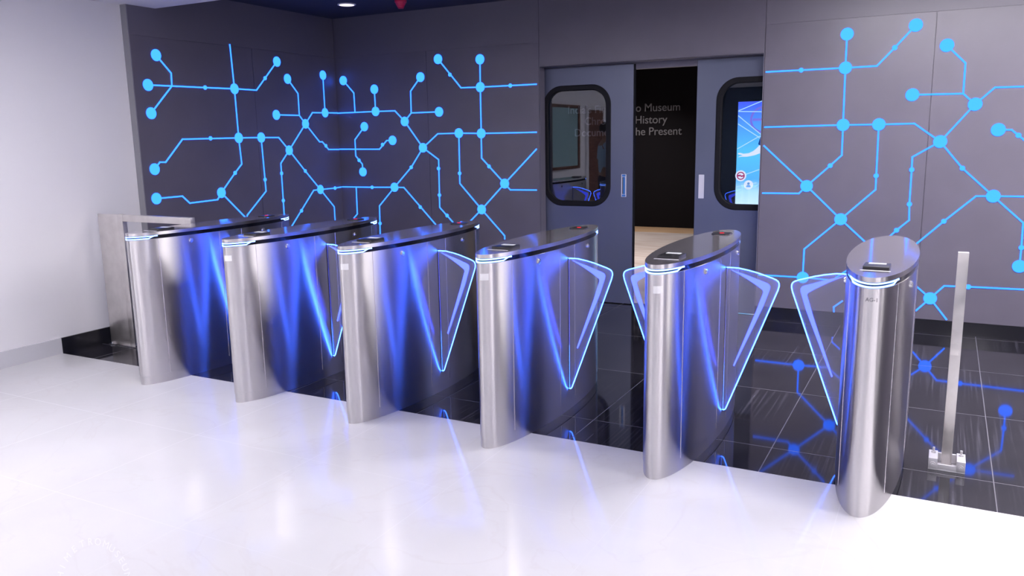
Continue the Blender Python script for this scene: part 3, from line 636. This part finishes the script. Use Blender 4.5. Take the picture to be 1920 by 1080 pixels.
# ------------------------------------------------------------------ lobby side behind the viewer (seen in reflections)
wn = empty('window_1', (XWH, 1.2, 0)); wn['kind'] = 'structure'
boxes('window_frame', [(-.01, .03, -.62, -.55, 1.0, 2.1), (-.01, .03, .55, .62, 1.0, 2.1), (-.01, .03, -.55, .55, 1.0, 1.05), (-.01, .03, -.55, .55, 2.05, 2.1)], M['wood'], wn)
boxes('window_pane', [(-.005, .012, -.55, .55, 1.05, 2.05)], M['frost'], wn)
dr = empty('door_3', (XWH, -.1, 0)); dr['kind'] = 'structure'
boxes('door_leaf', [(-.01, .03, -.42, .30, 0, 2.03)], M['wood'], dr)
boxes('door_frame', [(-.01, .04, .30, .40, 0, 2.1), (-.01, .04, -.52, -.42, 0, 2.1), (-.01, .04, -.42, .3, 2.03, 2.1)], M['frame_w'], dr)

# ring of projected light letters at the lower left, painted as paler floor
fl = empty('projected_lettering', (-2.62, 1.665, 0)); tag(fl, 'faint ring of projected light letters, painted pale on the white floor at the lower left', 'projected lettering')
E1, E2 = Vector((.113, .055)), Vector((-.285, .200))
ANG = dict(zip(range(18), [211, 197, 184, 170, 158, None, 143, 127, 111, 96, 82, None, 67, 55, 43, 32, 21, 9]))
for i, ch in enumerate('DELHI METRO MUSEUM'):
    if ch == ' ': continue
    t = math.radians(ANG[i]); me = text_mesh(ch, .27, .0)
    rot = Matrix.Rotation(t - PI / 2, 4, 'Z'); T = Matrix.Translation((math.cos(t) * .93, math.sin(t) * .93, 0)) @ rot
    me.transform(T)
    for v in me.vertices:
        q = E1 * v.co.x + E2 * v.co.y; v.co = Vector((q.x, q.y, .0006))
    put('letter', me, M['projected_print'], None, fl)

# ------------------------------------------------------------------ man at the left wall, seen in the left door window
def skin_body(name, joints, bones, material, parent, root=0, sub=2):
    me = bpy.data.meshes.new(name); me.from_pydata([j[0] for j in joints], bones, [])
    o = bpy.data.objects.new(name, me); COL.objects.link(o)
    sk = o.modifiers.new('skin', 'SKIN'); sk.use_smooth_shade = True
    ss = o.modifiers.new('sub', 'SUBSURF'); ss.levels = sub; ss.render_levels = sub
    for i, (p, r) in enumerate(joints):
        rv = r if isinstance(r, tuple) else (r, r); me.skin_vertices[0].data[i].radius = rv
        me.skin_vertices[0].data[i].use_root = (i == root)
    me2 = bpy.data.meshes.new_from_object(o.evaluated_get(bpy.context.evaluated_depsgraph_get()))
    bpy.data.objects.remove(o); me2.materials.clear(); me2.materials.append(material); me2.shade_smooth()
    o = bpy.data.objects.new(name, me2); COL.objects.link(o); o.parent = parent; return o
SKIN = mat('skin', (.30, .17, .11), .5); HAIR = mat('black_hair', (.01, .009, .01), .5); SHIRT = mat('light_blue_shirt', (.32, .48, .62), .8); TROU = mat('dark_trousers', (.03, .035, .06), .8); SHOE = mat('black_shoes', (.012, .012, .014), .35)
pr = empty('person', (-4.98, 1.55, 0)); pr.rotation_euler = (0, 0, .9)
tag(pr, 'man in a light blue shirt by the white wall, mirrored in the left door window', 'person')
J = [((0, 0, .95), (.15, .11)), ((0, .005, 1.12), (.135, .095)), ((0, .01, 1.32), (.165, .105)), ((0, .01, 1.42), (.10, .07)), ((0, 0, 1.49), .052), ((0, -.01, 1.56), .062), ((0, -.012, 1.65), (.078, .095)), ((0, -.005, 1.72), (.06, .075))]
B = [(i, i + 1) for i in range(7)]
def limb(start, pts):
    k = len(J); J.extend(pts); B.append((start, k)); B.extend((k + i, k + i + 1) for i in range(len(pts) - 1)); return len(J) - 1
for s in (-1, 1):
    limb(0, [((s * .09, 0, .88), .085), ((s * .10, -.01, .50), .055), ((s * .105, .01, .28), .048), ((s * .11, .02, .09), .035), ((s * .115, -.07, .035), .035), ((s * .12, -.15, .03), .028)])
    e = limb(3, [((s * .17, .01, 1.41), .055), ((s * .215, .015, 1.28), .047), ((s * .235, .03, 1.11), .038), ((s * .22, -.06, .97), .032), ((s * .20, -.12, .88), .024)])
    hx, hy, hz = J[e][0]
    pm = limb(e, [((hx - s * .004, hy - .015, hz - .045), (.017, .034))])
    for q, ln in enumerate((.07, .08, .075, .06)):
        off = (q - 1.5) * .018
        limb(pm, [((hx, hy - .02 + off, hz - .085), .009), ((hx - s * .006, hy - .026 + off, hz - .085 - ln * .55), .008), ((hx - s * .018, hy - .028 + off, hz - .085 - ln), .007)])
    limb(pm, [((hx - s * .012, hy - .055, hz - .05), .010), ((hx - s * .018, hy - .07, hz - .085), .008)])
skin_body('body', J, B, SKIN, pr)
# clothes a little outside the body
JS = [((0, 0, .90), (.165, .125)), ((0, .005, 1.12), (.15, .11)), ((0, .01, 1.32), (.18, .12)), ((0, .01, 1.425), (.11, .08)), ((0, .0, 1.455), (.07, .06))]
BS = [(0, 1), (1, 2), (2, 3), (3, 4)]
for s in (-1, 1):
    k = len(JS); JS += [((s * .17, .01, 1.41), .066), ((s * .215, .015, 1.28), .06), ((s * .233, .025, 1.16), .058)]; BS += [(3, k), (k, k + 1), (k + 1, k + 2)]
skin_body('shirt', JS, BS, SHIRT, pr)
JT = [((0, 0, .96), (.155, .115)), ((0, 0, .88), (.15, .115))]; BT = [(0, 1)]
for s in (-1, 1):
    k = len(JT); JT += [((s * .095, 0, .80), .10), ((s * .10, -.01, .50), .075), ((s * .11, .015, .11), .062)]; BT += [(1, k), (k, k + 1), (k + 1, k + 2)]
skin_body('trousers', JT, BT, TROU, pr)
for s in (-1, 1):
    skin_body('shoe', [((s * .11, .03, .045), .045), ((s * .115, -.07, .04), .045), ((s * .12, -.17, .034), .036)], [(0, 1), (1, 2)], SHOE, pr)
bm = bmesh.new(); bmesh.ops.create_uvsphere(bm, u_segments=28, v_segments=18, radius=1)
for v in list(bm.verts):
    v.co = Vector((v.co.x * .084, v.co.y * .102 + .002, v.co.z * .10 + 1.685))
bmesh.ops.delete(bm, geom=[v for v in bm.verts if v.co.z < 1.62 or (v.co.y < -.055 and v.co.z < 1.72)], context='VERTS')
mesh_obj('hair', bm, HAIR, pr, True, 80)
bm = bmesh.new()
for s in (-1, 1):
    bmesh.ops.create_uvsphere(bm, u_segments=12, v_segments=8, radius=1, matrix=Matrix.Translation((s * .079, .0, 1.635)) @ Matrix.Diagonal((.012, .02, .032, 1)))
bmesh.ops.create_uvsphere(bm, u_segments=12, v_segments=8, radius=1, matrix=Matrix.Translation((0, -.108, 1.625)) @ Matrix.Diagonal((.013, .018, .025, 1)))
bmesh.ops.create_uvsphere(bm, u_segments=12, v_segments=8, radius=1, matrix=Matrix.Translation((0, -.098, 1.585)) @ Matrix.Diagonal((.024, .01, .008, 1)))
mesh_obj('facial_feature', bm, SKIN, pr, True, 80)
bm = bmesh.new()
for s in (-1, 1):
    bmesh.ops.create_uvsphere(bm, u_segments=10, v_segments=8, radius=1, matrix=Matrix.Translation((s * .03, -.096, 1.65)) @ Matrix.Diagonal((.012, .008, .007, 1)))
mesh_obj('eye', bm, mat('eye_white', (.6, .58, .55), .2), pr, True, 80)
